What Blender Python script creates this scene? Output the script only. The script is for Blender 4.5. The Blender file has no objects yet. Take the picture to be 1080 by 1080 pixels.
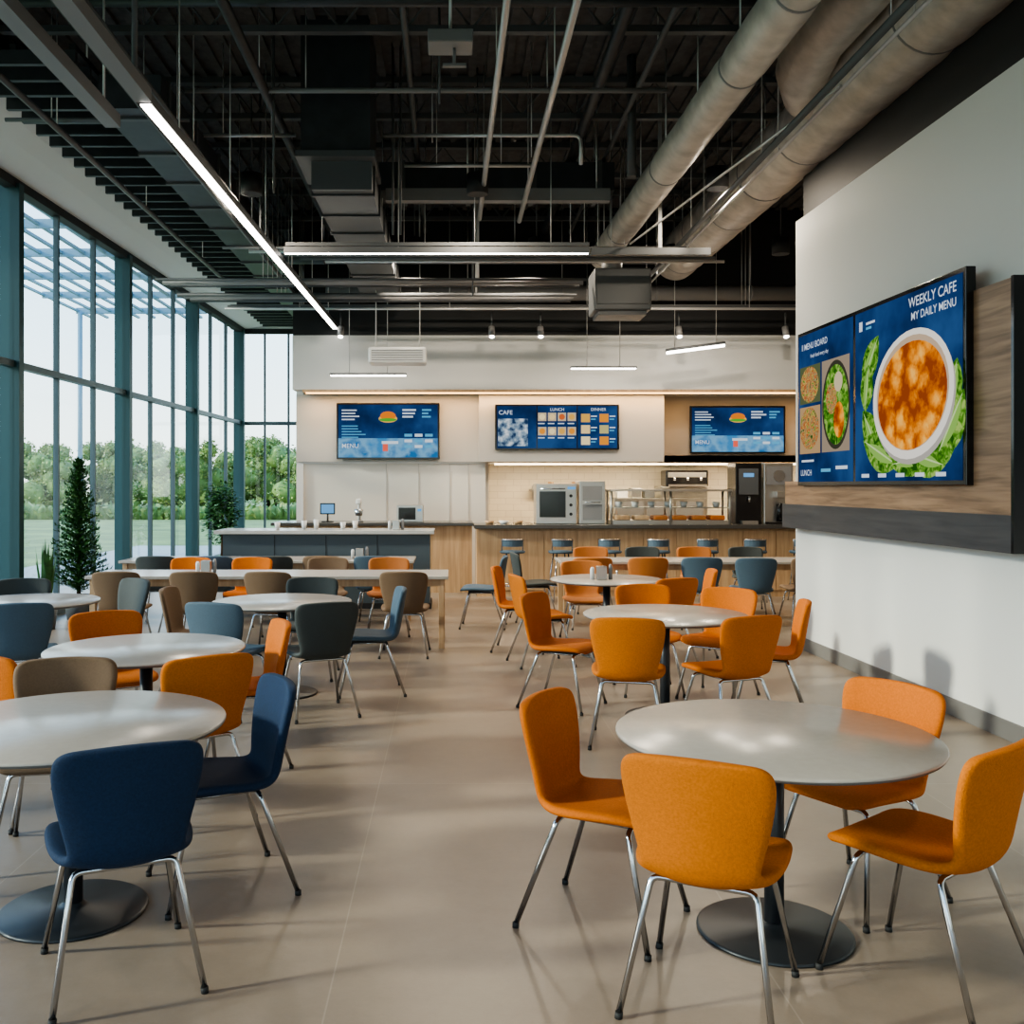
import bpy, bmesh, math, random
from mathutils import Vector, Matrix
random.seed(7)
S = bpy.context.scene
COL = S.collection
try:
    S.view_settings.look = 'AgX - Medium High Contrast'
except Exception as ex:
    print(ex)

# ------------------------------------------------------------ materials
def new_mat(name):
    m = bpy.data.materials.new(name); m.use_nodes = True
    return m, m.node_tree, m.node_tree.nodes, m.node_tree.links

def mat(name, col, rough=0.5, metal=0.0, noise=0.0, nscale=8.0, bump=0.0, bscale=60.0, spec=None, coat=0.0):
    m, nt, n, l = new_mat(name)
    b = n['Principled BSDF']
    b.inputs['Base Color'].default_value = (*col, 1)
    b.inputs['Roughness'].default_value = rough
    b.inputs['Metallic'].default_value = metal
    if spec is not None: b.inputs['Specular IOR Level'].default_value = spec
    b.inputs['Coat Weight'].default_value = coat
    tc = n.new('ShaderNodeTexCoord')
    if noise > 0:
        t = n.new('ShaderNodeTexNoise'); t.inputs['Scale'].default_value = nscale; t.inputs['Detail'].default_value = 5
        l.new(tc.outputs['Object'], t.inputs['Vector'])
        r = n.new('ShaderNodeValToRGB')
        r.color_ramp.elements[0].position = 0.3; r.color_ramp.elements[1].position = 0.7
        r.color_ramp.elements[0].color = (*[max(0, c*(1-noise)) for c in col], 1)
        r.color_ramp.elements[1].color = (*[min(1, c*(1+noise)) for c in col], 1)
        l.new(t.outputs['Fac'], r.inputs['Fac']); l.new(r.outputs['Color'], b.inputs['Base Color'])
    if bump > 0:
        t2 = n.new('ShaderNodeTexNoise'); t2.inputs['Scale'].default_value = bscale; t2.inputs['Detail'].default_value = 3
        l.new(tc.outputs['Object'], t2.inputs['Vector'])
        bp = n.new('ShaderNodeBump'); bp.inputs['Strength'].default_value = bump; bp.inputs['Distance'].default_value = 0.01
        l.new(t2.outputs['Fac'], bp.inputs['Height']); l.new(bp.outputs['Normal'], b.inputs['Normal'])
    return m

def emat(name, col, s=1.0):
    m, nt, n, l = new_mat(name)
    n.remove(n['Principled BSDF'])
    e = n.new('ShaderNodeEmission'); e.inputs['Color'].default_value = (*col, 1); e.inputs['Strength'].default_value = s
    l.new(e.outputs[0], n['Material Output'].inputs['Surface'])
    return m

def emat_tex(name, cols, scale, s=1.0, voronoi=False, dist=0.0):
    m, nt, n, l = new_mat(name)
    n.remove(n['Principled BSDF'])
    e = n.new('ShaderNodeEmission'); e.inputs['Strength'].default_value = s
    tc = n.new('ShaderNodeTexCoord')
    if voronoi:
        nz = n.new('ShaderNodeTexNoise'); nz.inputs['Scale'].default_value = 6; nz.inputs['Detail'].default_value = 4
        l.new(tc.outputs['Object'], nz.inputs['Vector'])
        mxv = n.new('ShaderNodeMix'); mxv.data_type = 'VECTOR'; mxv.inputs[0].default_value = .13
        l.new(tc.outputs['Object'], mxv.inputs[4]); l.new(nz.outputs['Color'], mxv.inputs[5])
        t = n.new('ShaderNodeTexVoronoi'); t.inputs['Scale'].default_value = scale; l.new(mxv.outputs[1], t.inputs['Vector'])
        nz2 = n.new('ShaderNodeTexNoise'); nz2.inputs['Scale'].default_value = 24; nz2.inputs['Detail'].default_value = 3
        l.new(tc.outputs['Object'], nz2.inputs['Vector'])
        ma = n.new('ShaderNodeMath'); ma.operation = 'MULTIPLY_ADD'; ma.inputs[1].default_value = .6; ma.inputs[2].default_value = -.26
        l.new(nz2.outputs['Fac'], ma.inputs[0])
        ad = n.new('ShaderNodeMath'); ad.operation = 'ADD'; l.new(t.outputs['Distance'], ad.inputs[0]); l.new(ma.outputs[0], ad.inputs[1])
        out = ad.outputs[0]
    else:
        t = n.new('ShaderNodeTexNoise'); t.inputs['Scale'].default_value = scale; t.inputs['Detail'].default_value = 4; out = t.outputs['Fac']
        t.inputs['Distortion'].default_value = dist
        l.new(tc.outputs['Object'], t.inputs['Vector'])
    r = n.new('ShaderNodeValToRGB'); cr = r.color_ramp
    lo, hi = (0.15, 0.80) if voronoi else (0.36, 0.64)
    cr.elements[0].position = lo; cr.elements[0].color = (*cols[0], 1)
    cr.elements[1].position = hi; cr.elements[1].color = (*cols[-1], 1)
    for i, c in enumerate(cols[1:-1]):
        el = cr.elements.new(lo + (hi-lo)*(i+1)/(len(cols)-1)); el.color = (*c, 1)
    l.new(out, r.inputs['Fac']); l.new(r.outputs['Color'], e.inputs['Color'])
    l.new(e.outputs[0], n['Material Output'].inputs['Surface'])
    return m

def wood_mat(name, c1, c2, axis=2, rough=0.45, stretch=14.0):
    m, nt, n, l = new_mat(name); b = n['Principled BSDF']
    b.inputs['Roughness'].default_value = rough
    tc = n.new('ShaderNodeTexCoord'); mp = n.new('ShaderNodeMapping')
    sc = [stretch]*3; sc[axis] = 1.0
    mp.inputs['Scale'].default_value = sc
    t = n.new('ShaderNodeTexNoise'); t.inputs['Scale'].default_value = 1.6; t.inputs['Detail'].default_value = 8; t.inputs['Distortion'].default_value = 0.6
    r = n.new('ShaderNodeValToRGB')
    r.color_ramp.elements[0].position = .3; r.color_ramp.elements[1].position = .7
    r.color_ramp.elements[0].color = (*c1, 1); r.color_ramp.elements[1].color = (*c2, 1)
    l.new(tc.outputs['Object'], mp.inputs['Vector']); l.new(mp.outputs['Vector'], t.inputs['Vector'])
    l.new(t.outputs['Fac'], r.inputs['Fac']); l.new(r.outputs['Color'], b.inputs['Base Color'])
    return m

def glass_mat(name, tint, ior=1.35):
    m, nt, n, l = new_mat(name); n.remove(n['Principled BSDF'])
    tr = n.new('ShaderNodeBsdfTransparent'); tr.inputs['Color'].default_value = (*tint, 1)
    gl = n.new('ShaderNodeBsdfGlossy'); gl.inputs['Roughness'].default_value = 0.02
    fr = n.new('ShaderNodeFresnel'); fr.inputs['IOR'].default_value = ior
    mx = n.new('ShaderNodeMixShader')
    l.new(fr.outputs[0], mx.inputs[0]); l.new(tr.outputs[0], mx.inputs[1]); l.new(gl.outputs[0], mx.inputs[2])
    l.new(mx.outputs[0], n['Material Output'].inputs['Surface'])
    return m

def floor_mat():
    m, nt, n, l = new_mat('floor_concrete_tile'); b = n['Principled BSDF']
    tc = n.new('ShaderNodeTexCoord')
    br = n.new('ShaderNodeTexBrick'); br.inputs['Scale'].default_value = 1.0
    br.offset = 0.0; br.inputs['Brick Width'].default_value = 1.5; br.inputs['Row Height'].default_value = 3.0
    br.inputs['Mortar Size'].default_value = 0.004; br.inputs['Mortar Smooth'].default_value = 0.6
    br.inputs['Color1'].default_value = (0.258, 0.207, 0.162, 1); br.inputs['Color2'].default_value = (0.290, 0.233, 0.184, 1)
    br.inputs['Mortar'].default_value = (0.34, 0.28, 0.225, 1)
    mp = n.new('ShaderNodeMapping'); mp.inputs['Location'].default_value = (1.9, 0.5, 0)
    l.new(tc.outputs['Object'], mp.inputs['Vector']); l.new(mp.outputs[0], br.inputs['Vector'])
    t = n.new('ShaderNodeTexNoise'); t.inputs['Scale'].default_value = 6.0; t.inputs['Detail'].default_value = 14; t.inputs['Roughness'].default_value = .8
    l.new(tc.outputs['Object'], t.inputs['Vector'])
    r = n.new('ShaderNodeValToRGB'); r.color_ramp.elements[0].position = .3; r.color_ramp.elements[1].position = .72
    r.color_ramp.elements[0].color = (.86, .855, .85, 1); r.color_ramp.elements[1].color = (1.08, 1.07, 1.06, 1)
    l.new(t.outputs['Fac'], r.inputs['Fac'])
    mx = n.new('ShaderNodeMix'); mx.data_type = 'RGBA'; mx.blend_type = 'MULTIPLY'; mx.inputs[0].default_value = 1.0
    l.new(br.outputs['Color'], mx.inputs[6]); l.new(r.outputs['Color'], mx.inputs[7]); l.new(mx.outputs[2], b.inputs['Base Color'])
    rr = n.new('ShaderNodeMapRange'); rr.inputs['To Min'].default_value = .30; rr.inputs['To Max'].default_value = .38
    l.new(t.outputs['Fac'], rr.inputs['Value']); l.new(rr.outputs[0], b.inputs['Roughness'])
    t3 = n.new('ShaderNodeTexNoise'); t3.inputs['Scale'].default_value = 90; l.new(tc.outputs['Object'], t3.inputs['Vector'])
    bp = n.new('ShaderNodeBump'); bp.inputs['Strength'].default_value = .06; bp.inputs['Distance'].default_value = .004
    l.new(t3.outputs['Fac'], bp.inputs['Height']); l.new(bp.outputs[0], b.inputs['Normal'])
    return m

def tile_mat():
    m, nt, n, l = new_mat('white_wall_tile'); b = n['Principled BSDF']
    tc = n.new('ShaderNodeTexCoord'); mp = n.new('ShaderNodeMapping'); mp.inputs['Rotation'].default_value = (math.pi/2, 0, 0)
    br = n.new('ShaderNodeTexBrick'); br.inputs['Scale'].default_value = 1.0; br.offset = .5
    br.inputs['Brick Width'].default_value = .30; br.inputs['Row Height'].default_value = .12; br.inputs['Mortar Size'].default_value = .004
    br.inputs['Color1'].default_value = (.72, .66, .54, 1); br.inputs['Color2'].default_value = (.66, .60, .49, 1); br.inputs['Mortar'].default_value = (.50, .44, .36, 1)
    l.new(tc.outputs['Object'], mp.inputs['Vector']); l.new(mp.outputs[0], br.inputs['Vector']); l.new(br.outputs['Color'], b.inputs['Base Color'])
    b.inputs['Roughness'].default_value = .3
    return m

M = dict(
    floor=floor_mat(), tile=tile_mat(),
    wall=mat('wall_paint', (0.60, 0.60, 0.585), 0.7, bump=.05, bscale=120),
    wallgrey=mat('wall_paint_grey', (0.45, 0.44, 0.42), 0.7),
    walltaupe=mat('wall_paint_taupe', (0.28, 0.25, 0.215), 0.7),
    panelw=mat('white_wall_panel', (0.62, 0.60, 0.55), 0.5),
    black=mat('black_paint', (0.014, 0.015, 0.017), 0.6),
    deck=mat('deck_dark', (0.080, 0.080, 0.083), 0.8, noise=.3),
    duct_blk=mat('duct_black', (0.040, 0.044, 0.050), 0.40, noise=.15),
    dgrey=mat('dark_grey_paint', (0.090, 0.096, 0.102), 0.45),
    mgrey=mat('mid_grey_paint', (0.21, 0.21, 0.215), 0.45),
    base=mat('baseboard_grey', (0.15, 0.145, 0.14), 0.5),
    wrap=mat('duct_wrap', (0.50, 0.465, 0.425), 0.45, 0.25, noise=.22, nscale=5, bump=1.0, bscale=7),
    galv=mat('galvanised_steel', (0.55, 0.55, 0.55), 0.35, 0.6),
    steel=mat('stainless_steel', (0.50, 0.49, 0.47), 0.28, 0.9),
    chrome=mat('chrome', (0.55, 0.56, 0.58), 0.15, 1.0),
    rubber=mat('rubber', (0.02, 0.02, 0.02), 0.7),
    teal=mat('mullion_teal', (0.018, 0.055, 0.060), 0.4, 0.2),
    mull=mat('mullion_grey', (0.07, 0.10, 0.11), 0.4, 0.3),
    glass=glass_mat('window_glass', (0.78, 0.92, 0.95), 1.45),
    cglass=glass_mat('clear_glass', (0.93, 0.96, 0.96)),
    top=mat('table_laminate', (0.42, 0.385, 0.345), 0.24, noise=.03, nscale=30, spec=.5),
    rim=mat('table_edge', (0.16, 0.155, 0.15), 0.4),
    post=mat('table_post', (0.035, 0.037, 0.042), 0.4, 0.3),
    basep=mat('table_base_plate', (0.045, 0.050, 0.055), 0.4, 0.5),
    orange=mat('fabric_orange', (0.52, 0.138, 0.013), 0.8, noise=.12, nscale=120, bump=.35, bscale=260, spec=.25),
    amber=mat('fabric_amber', (0.52, 0.152, 0.014), 0.8, noise=.12, nscale=120, bump=.35, bscale=260, spec=.25),
    navy=mat('fabric_navy', (0.008, 0.026, 0.066), 0.75, noise=.18, nscale=120, bump=.35, bscale=260, spec=.3),
    blugry=mat('fabric_slate', (0.06, 0.10, 0.14), 0.75, noise=.1, nscale=120),
    gry=mat('fabric_grey', (0.045, 0.053, 0.052), 0.75, noise=.1, nscale=120),
    taupe=mat('fabric_taupe', (0.16, 0.098, 0.055), 0.75, noise=.1, nscale=120),
    tan=mat('fabric_tan', (0.42, 0.14, 0.03), 0.7, noise=.1, nscale=120),
    wood=wood_mat('wood_light', (0.40, 0.25, 0.135), (0.56, 0.375, 0.22), 2),
    woodh=wood_mat('wood_walnut_h', (0.14, 0.078, 0.042), (0.36, 0.225, 0.135), 1),
    woodd=wood_mat('wood_dark_h', (0.022, 0.024, 0.03), (0.05, 0.05, 0.055), 1),
    ctop=mat('counter_top_dark', (0.06, 0.055, 0.05), 0.2),
    ctopl=mat('counter_top_light', (0.45, 0.44, 0.42), 0.2),
    slate=mat('panel_slate', (0.065, 0.085, 0.10), 0.45),
    white=mat('white_plastic', (0.66, 0.66, 0.65), 0.4),
    blk_gl=mat('black_gloss', (0.008, 0.008, 0.009), 0.12),
    leaf=mat('foliage', (0.028, 0.105, 0.022), 0.6, noise=.5, nscale=14),
    leaf2=mat('foliage_outdoor', (0.15, 0.22, 0.055), 0.8, noise=.5, nscale=.9),
    leaf3=mat('foliage_outdoor_light', (0.34, 0.38, 0.12), 0.8, noise=.4, nscale=.9),
    bark=mat('bark', (0.08, 0.05, 0.03), 0.9),
    grass=mat('lawn', (0.19, 0.235, 0.075), 0.9, noise=.35, nscale=.6),
    pave=mat('paving', (0.40, 0.39, 0.37), 0.9, noise=.1),
    blu=mat('canopy_metal', (0.20, 0.32, 0.40), 0.5),
    lampw=emat('lamp_white', (1.0, 0.95, 0.87), 14.0),
    lampc=emat('cove_warm', (1.0, 0.55, 0.20), 5.0),
    lampk=emat('kitchen_lamp', (1.0, 0.78, 0.50), 6.0),
    display=emat('display_glow', (0.2, 0.5, 0.9), .8),
)

# ------------------------------------------------------------ mesh builder
class MB:
    def __init__(s):
        s.bm = bmesh.new(); s.mats = []
    def mi(s, m):
        if isinstance(m, str): m = M[m]
        if m not in s.mats: s.mats.append(m)
        return s.mats.index(m)
    def box(s, x0, x1, y0, y1, z0, z1, m, bev=0.0):
        i = s.mi(m)
        r = bmesh.ops.create_cube(s.bm, size=1)
        vs = r['verts']
        for v in vs:
            v.co = Vector(((x0+x1)/2+v.co.x*(x1-x0), (y0+y1)/2+v.co.y*(y1-y0), (z0+z1)/2+v.co.z*(z1-z0)))
        fs = {f for v in vs for f in v.link_faces}
        for f in fs: f.material_index = i
        if bev > 0:
            es = list({e for v in vs for e in v.link_edges})
            rr = bmesh.ops.bevel(s.bm, geom=es, offset=bev, segments=2, affect='EDGES', profile=.5)
            for f in rr['faces']: f.material_index = i
        return vs
    def tube(s, pts, r, m, seg=10, smooth=True, cap=True):
        i = s.mi(m); pts = [Vector(p) for p in pts]
        rs = r if isinstance(r, (list, tuple)) else [r]*len(pts)
        rings = []; up = None
        for k, p in enumerate(pts):
            if k == 0: t = pts[1]-p
            elif k == len(pts)-1: t = p-pts[k-1]
            else: t = (pts[k+1]-p).normalized()+(p-pts[k-1]).normalized()
            t.normalize()
            if up is None:
                up = Vector((0, 0, 1)) if abs(t.z) < .9 else Vector((1, 0, 0))
            a = (up-t*up.dot(t)).normalized(); b = t.cross(a); up = a
            rings.append([s.bm.verts.new(p+(a*math.cos(2*math.pi*j/seg)+b*math.sin(2*math.pi*j/seg))*rs[k]) for j in range(seg)])
        for k in range(len(rings)-1):
            for j in range(seg):
                f = s.bm.faces.new((rings[k][j], rings[k][(j+1) % seg], rings[k+1][(j+1) % seg], rings[k+1][j]))
                f.material_index = i; f.smooth = smooth
        if cap:
            f = s.bm.faces.new(rings[0][::-1]); f.material_index = i
            f = s.bm.faces.new(rings[-1]); f.material_index = i
    def lathe(s, prof, m, c=(0, 0), seg=48, mats=None):
        rings = []
        for (r, z) in prof:
            rings.append([s.bm.verts.new((c[0]+r*math.cos(2*math.pi*j/seg), c[1]+r*math.sin(2*math.pi*j/seg), z)) for j in range(seg)])
        for k in range(len(rings)-1):
            i = s.mi(mats[k] if mats else m)
            for j in range(seg):
                f = s.bm.faces.new((rings[k][j], rings[k][(j+1) % seg], rings[k+1][(j+1) % seg], rings[k+1][j]))
                f.material_index = i; f.smooth = True
        i0 = s.mi(mats[0] if mats else m); i1 = s.mi(mats[-1] if mats else m)
        f = s.bm.faces.new(rings[0][::-1]); f.material_index = i0
        f = s.bm.faces.new(rings[-1]); f.material_index = i1
    def poly(s, pts, m):
        f = s.bm.faces.new([s.bm.verts.new(p) for p in pts]); f.material_index = s.mi(m); return f
    def blob(s, c, r, m, sub=2, jit=.15):
        i = s.mi(m)
        rr = bmesh.ops.create_icosphere(s.bm, subdivisions=sub, radius=1)
        for v in rr['verts']:
            k = 1+random.uniform(-jit, jit)
            v.co = Vector((c[0]+v.co.x*r[0]*k, c[1]+v.co.y*r[1]*k, c[2]+v.co.z*r[2]*k))
        for f in {f for v in rr['verts'] for f in v.link_faces}: f.material_index = i; f.smooth = True
    def add_mesh(s, me, m, smooth=True):
        i = s.mi(m); n0 = len(s.bm.faces)
        s.bm.from_mesh(me); s.bm.faces.ensure_lookup_table()
        for f in s.bm.faces[n0:]: f.material_index = i; f.smooth = smooth
    def mesh(s, name):
        bmesh.ops.recalc_face_normals(s.bm, faces=s.bm.faces[:])
        me = bpy.data.meshes.new(name); s.bm.to_mesh(me); s.bm.free()
        for m in s.mats: me.materials.append(m)
        return me
    def obj(s, name, loc=(0, 0, 0), rz=0.0, parent=None):
        o = bpy.data.objects.new(name, s.mesh(name)); COL.objects.link(o)
        o.location = loc; o.rotation_euler = (0, 0, rz)
        if parent: o.parent = parent
        return o

def round_path(pts, r=.04, n=4):
    pts = [Vector(p) for p in pts]; out = [pts[0]]
    for k in range(1, len(pts)-1):
        a = (pts[k-1]-pts[k]).normalized(); b = (pts[k+1]-pts[k]).normalized()
        p0 = pts[k]+a*r; p1 = pts[k]+b*r
        for j in range(n+1):
            t = j/n
            out.append(p0*(1-t)**2+pts[k]*2*t*(1-t)+p1*t*t)
    out.append(pts[-1]); return out

def inst(name, me, x, y, rz=0, z=0, sc=1):
    o = bpy.data.objects.new(name, me); COL.objects.link(o)
    o.location = (x, y, z); o.rotation_euler = (0, 0, rz); o.scale = (sc,)*3
    return o

# ------------------------------------------------------------ room shell
DZ = 6.3
b = MB(); b.box(-6.2, 8.6, -4.4, 23.2, -.12, 0, 'floor'); b.obj('floor')
b = MB(); b.box(-6.2, 8.6, -4.4, 23.2, DZ, DZ+.15, 'deck')
for i in range(74):
    x = -6+.2*i
    b.box(x, x+.08, -4.3, 23.1, DZ-.04, DZ, 'deck')
b.obj('ceiling')

RL, RA = (3.89, -4.0, 0), 0.02
b = MB(); b.box(0, .22, 0, 14.2, 0, 4.43, 'wall'); b.obj('wall_right', RL, RA)
b = MB(); b.box(-.015, -.001, 0, 14.2, 0, .13, 'base', .004); b.obj('baseboard_right', RL, RA)
b = MB(); b.box(0.02, .22, 0, 14.2, 4.43, DZ, 'black'); b.obj('wall_right_upper', (3.95, -4, 0), RA)
b = MB(); b.box(3.85, 8.5, 10.0, 10.2, 0, DZ, 'wallgrey'); b.obj('wall_return')
b = MB(); b.box(8.3, 8.5, 10.2, 19, 0, DZ, 'wallgrey'); b.obj('wall_far_right')

b = MB()
b.box(-.13, -.002, 10.15, 13.1, 1.49, 3.00, 'woodh')
b.box(-.13, -.002, 13.1, 14.15, 1.49, 1.72, 'woodh')
b.box(-.16, -.002, 10.15, 14.15, 1.25, 1.49, 'woodd')
b.box(-.16, -.002, 10.12, 10.15, 1.25, 3.00, 'blk_gl')
b.obj('wood_wall_panel', RL, RA)

LL, LA = (-5.736, -4.0, 0), -0.034
def curtain(name, L, H, mid, loc, rz, step=1.2, every=3, off=1):
    b = MB()
    n = int(L/step)
    for k in range(n+1):
        y = k*step
        if k % every == off:
            b.box(-.12, .12, y-.06, y+.06, 0, H, 'teal')
        else:
            b.box(-.03, .04, y-.022, y+.022, 0, H, 'mull')
    b.box(-.04, .06, 0, L, mid-.04, mid+.04, 'mull')
    b.box(-.06, .08, 0, L, H-.05, H+.06, 'black')
    b.box(-.06, .08, 0, L, 0.0, .10, 'mull')
    b.poly([(0, 0, .08), (0, L, .08), (0, L, H), (0, 0, H)], 'glass')
    return b.obj(name, loc, rz)
curtain('window_1', 26.7, 5.25, 3.12, LL, LA)
b = MB(); b.box(-.1, .10, 0, 26.7, 5.31, DZ, 'wall'); b.obj('wall_left', LL, LA)
b = MB()
prof = [(.11, 5.31), (.30, 5.33), (.55, 5.37), (.80, 5.43), (1.03, 5.52)]
for k in range(len(prof)-1):
    (x0, z0), (x1, z1) = prof[k], prof[k+1]
    f = b.poly([(x0, 0, z0), (x1, 0, z1), (x1, 26.6, z1), (x0, 26.6, z0)], 'wall'); f.smooth = True
b.box(1.03, 1.06, 0, 26.6, 5.50, 5.75, 'black')
b.obj('soffit_left', LL, LA)
curtain('window_2', 2.3, 5.25, 3.12, (-4.86, 22.7, 0), -math.pi/2, step=.55, every=4, off=3)
b = MB(); b.box(-5.1, -2.5, 22.6, 22.8, 5.31, DZ, 'wall'); b.obj('wall_back_left')
b = MB(); b.box(-2.62, -2.5, 16.62, 22.7, 0, DZ, 'wall'); b.obj('wall_corridor')
curtain('window_rear_fill', 9.6, 3.4, 2.2, (-5.72, -4.0, 0), -math.pi/2, step=1.2)  # unseen rear glazing, added to let frontal fill light onto the chair backs
b = MB(); b.box(-5.8, 4.1, -4.2, -3.95, 3.46, DZ, 'wall'); b.obj('wall_rear')

b = MB()
b.box(-2.62, 8.3, 16.2, 16.55, 3.27, 4.17, 'wall')
b.obj('bulkhead')
b = MB(); b.box(-2.45, 8.3, 16.17, 16.55, 3.225, 3.27, 'wood'); b.obj('trim_1')
b = MB(); b.box(-2.62, 8.3, 16.25, 16.45, 4.17, DZ, 'black'); b.obj('wall_back_upper')
b = MB()
b.box(-2.62, .48, 16.6, 16.8, 2.08, 3.225, 'wallgrey')
b.box(-2.62, .60, 16.66, 16.8, 0, 2.08, 'panelw')
b.box(.48, 3.60, 16.45, 16.9, 2.08, 3.225, 'wallgrey')
b.box(3.60, 8.3, 16.9, 17.0, 2.08, 3.225, 'walltaupe')
b.box(-2.62, 8.3, 16.8, 19.0, 3.225, 3.3, 'wall')
b.box(.60, 8.3, 16.9, 19.0, 2.08, 2.2, 'wall')
b.box(.60, .66, 16.8, 18.6, 0, 2.08, 'panelw')
b.box(.60, 8.3, 18.6, 18.8, 0, 2.08, 'tile')
b.box(-2.62, 8.3, 18.8, 19.0, 0, DZ, 'wall')
for x in [-1.1, -.55, -.02, .3]:
    b.box(x, x+.012, 16.652, 16.66, .9, 2.08, 'wallgrey')
b.box(-2.62, .60, 16.63, 16.66, 2.05, 2.10, 'white')
b.obj('wall_back')

b = MB(); b.box(-2.4, 8.2, 16.20, 16.26, 3.205, 3.224, 'lampc'); b.obj('cove_light')
b = MB(); b.box(.8, 8.1, 17.6, 17.72, 2.05, 2.08, 'lampk'); b.obj('kitchen_strip_light')
def area(name, loc, sx, sy, power, col=(1, .9, .78), rot=(0, 0, 0), portal=False):
    ld = bpy.data.lights.new(name, 'AREA'); ld.shape = 'RECTANGLE'; ld.size = sx; ld.size_y = sy; ld.energy = power; ld.color = col
    if portal: ld.cycles.is_portal = True
    o = bpy.data.objects.new(name, ld); COL.objects.link(o); o.location = loc; o.rotation_euler = rot
    return o
area('kitchen_lamp_light', (4.4, 17.66, 2.04), 7.2, .1, 150, (1, .79, .52))
area('cove_lamp_light', (2.8, 16.3, 3.2), 10.4, .1, 105, (1, .60, .27))
area('cafe_wash_light', (-1.1, 16.3, 3.2), 2.8, .1, 12, (1, .76, .50))

# ------------------------------------------------------------ screens
EC = {}
def ec(r, g, bb, s=1.0):
    k = (r, g, bb, s)
    if k not in EC: EC[k] = emat('screen_ink', (r, g, bb), s)
    return EC[k]
scr_blue = emat_tex('screen_blue', [(0.010, .028, .085), (.017, .050, .150), (.030, .085, .22)], 1.6, 1.0)
scr_curry = emat_tex('screen_curry', [(.92, .48, .10), (.82, .32, .04), (.55, .15, .015), (.28, .055, .008)], 7, 1.05, True)
scr_green = emat_tex('screen_greens', [(.02, .10, .01), (.10, .28, .03), (.36, .54, .14)], 14, .9, dist=1)
scr_food = emat_tex('screen_food_mix', [(.03, .10, .02), (.45, .36, .18), (.40, .08, .02), (.65, .42, .15), (.1, .25, .04)], 13, .9, dist=1.5)
scr_blue2 = emat_tex('screen_lightblue', [(.04, .17, .40), (.20, .42, .62), (.07, .26, .52)], 3, .95)
scr_photo = emat_tex('screen_photo', [(.02, .05, .12), (.25, .35, .45), (.7, .75, .8)], 9, .9)
class Screen:
    def __init__(s, w, h, d=.06, bez=.02):
        s.b = MB(); s.w, s.h = w, h; s.k = 0; s.d = d
        s.b.box(-w/2, w/2, 0, d, -h/2, h/2, 'blk_gl', .006)
        s.bez = bez; s.texts = []
    def y(s):
        s.k += 1; return -.001-.0005*s.k
    def rect(s, x, z, w, h, m):
        y = s.y(); s.b.poly([(x, y, z), (x+w, y, z), (x+w, y, z+h), (x, y, z+h)], m)
    def ell(s, cx, cz, rx, rz, m, rot=0, n=36, leaf=False):
        y = s.y(); P = []
        if leaf: n = 20
        for j in range(n):
            a = 2*math.pi*j/n; ux = rx*math.cos(a); uz = rz*math.sin(a)*((1-abs(math.cos(a))**2)**.5 if leaf else 1)
            P.append((cx+ux*math.cos(rot)-uz*math.sin(rot), y, cz+ux*math.sin(rot)+uz*math.cos(rot)))
        s.b.poly(P, m)
    def text(s, x, z, size, txt, m, al='LEFT'):
        s.texts.append((x, s.y()-.001, z, size, txt, m, al))
    def obj(s, name, loc, rz=0):
        o = s.b.obj(name, loc, rz)
        for (x, y, z, size, txt, m, al) in s.texts:
            c = bpy.data.curves.new('screen_text', 'FONT'); c.body = txt; c.size = size; c.align_x = al; c.offset = size*.006
            c.materials.append(m)
            t = bpy.data.objects.new('screen_text', c); COL.objects.link(t); t.parent = o
            t.location = (x, y, z); t.rotation_euler = (math.pi/2, 0, 0)
        return o
W1 = ec(.66, .74, .82, .95); CY = ec(.12, .40, .62, 1.0)
def small_menu(name, w, h, loc):
    s = Screen(w, h); i = .03
    s.rect(-w/2+i, -h/2+i, w-2*i, h-2*i, scr_blue)
    s.rect(-w/2+i, -h/2+i, w-2*i, h*.34, scr_blue2)
    for k in range(4): s.rect(-w*.45, h*(.36-.055*k), w*random.uniform(.12, .2), h*.022, W1)
    for k in range(3): s.rect(w*.14, h*(.36-.06*k), w*random.uniform(.1, .16), h*.03, W1)
    for k in range(3): s.rect(w*.33, h*(.36-.06*k), w*random.uniform(.06, .12), h*.03, CY)
    for k in range(5): s.rect(-w*.45, h*(.08-.05*k), w*random.uniform(.15, .25), h*.018, CY)
    s.text(-w*.45, -h*.30, h*.11, 'MENU', W1)
    s.ell(0, h*.22, w*.09, h*.07, ec(.8, .45, .1)); s.ell(0, h*.27, w*.075, h*.08, ec(.75, .22, .03)); s.ell(0, h*.20, w*.085, h*.03, ec(.1, .4, .05))
    s.rect(-w*.05, -h*.36, w*.05, h*.16, ec(.8, .15, .1)); s.rect(-w*.06, -h*.23, w*.16, h*.05, W1)
    for r_ in range(3):
        for c_ in range(3): s.rect(w*(.16+.1*c_), h*(-.10-.1*r_), w*.075, h*.05, W1 if (r_+c_) % 2 else CY)
    s.obj(name, loc)
small_menu('menu_display', 1.74, .95, (-1.055, 16.52, 2.60))
small_menu('menu_display', 1.64, .82, (4.95, 16.82, 2.64))
w, h = 2.08, .76; s = Screen(w, h); i = .025
for k in range(3):
    x0 = -w/2+i+k*(w-2*i)/3
    s.rect(x0+.008, -h/2+i, (w-2*i)/3-.016, h-2*i, scr_blue)
s.rect(-w/2+.05, -h/2+.06, .50, .46, scr_photo); s.text(-w/2+.06, h/2-.17, .10, 'CAFE', W1)
food_cols = [(.7, .4, .1), (.8, .6, .3), (.6, .15, .05), (.5, .45, .2), (.75, .3, .05), (.85, .7, .4)]
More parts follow.
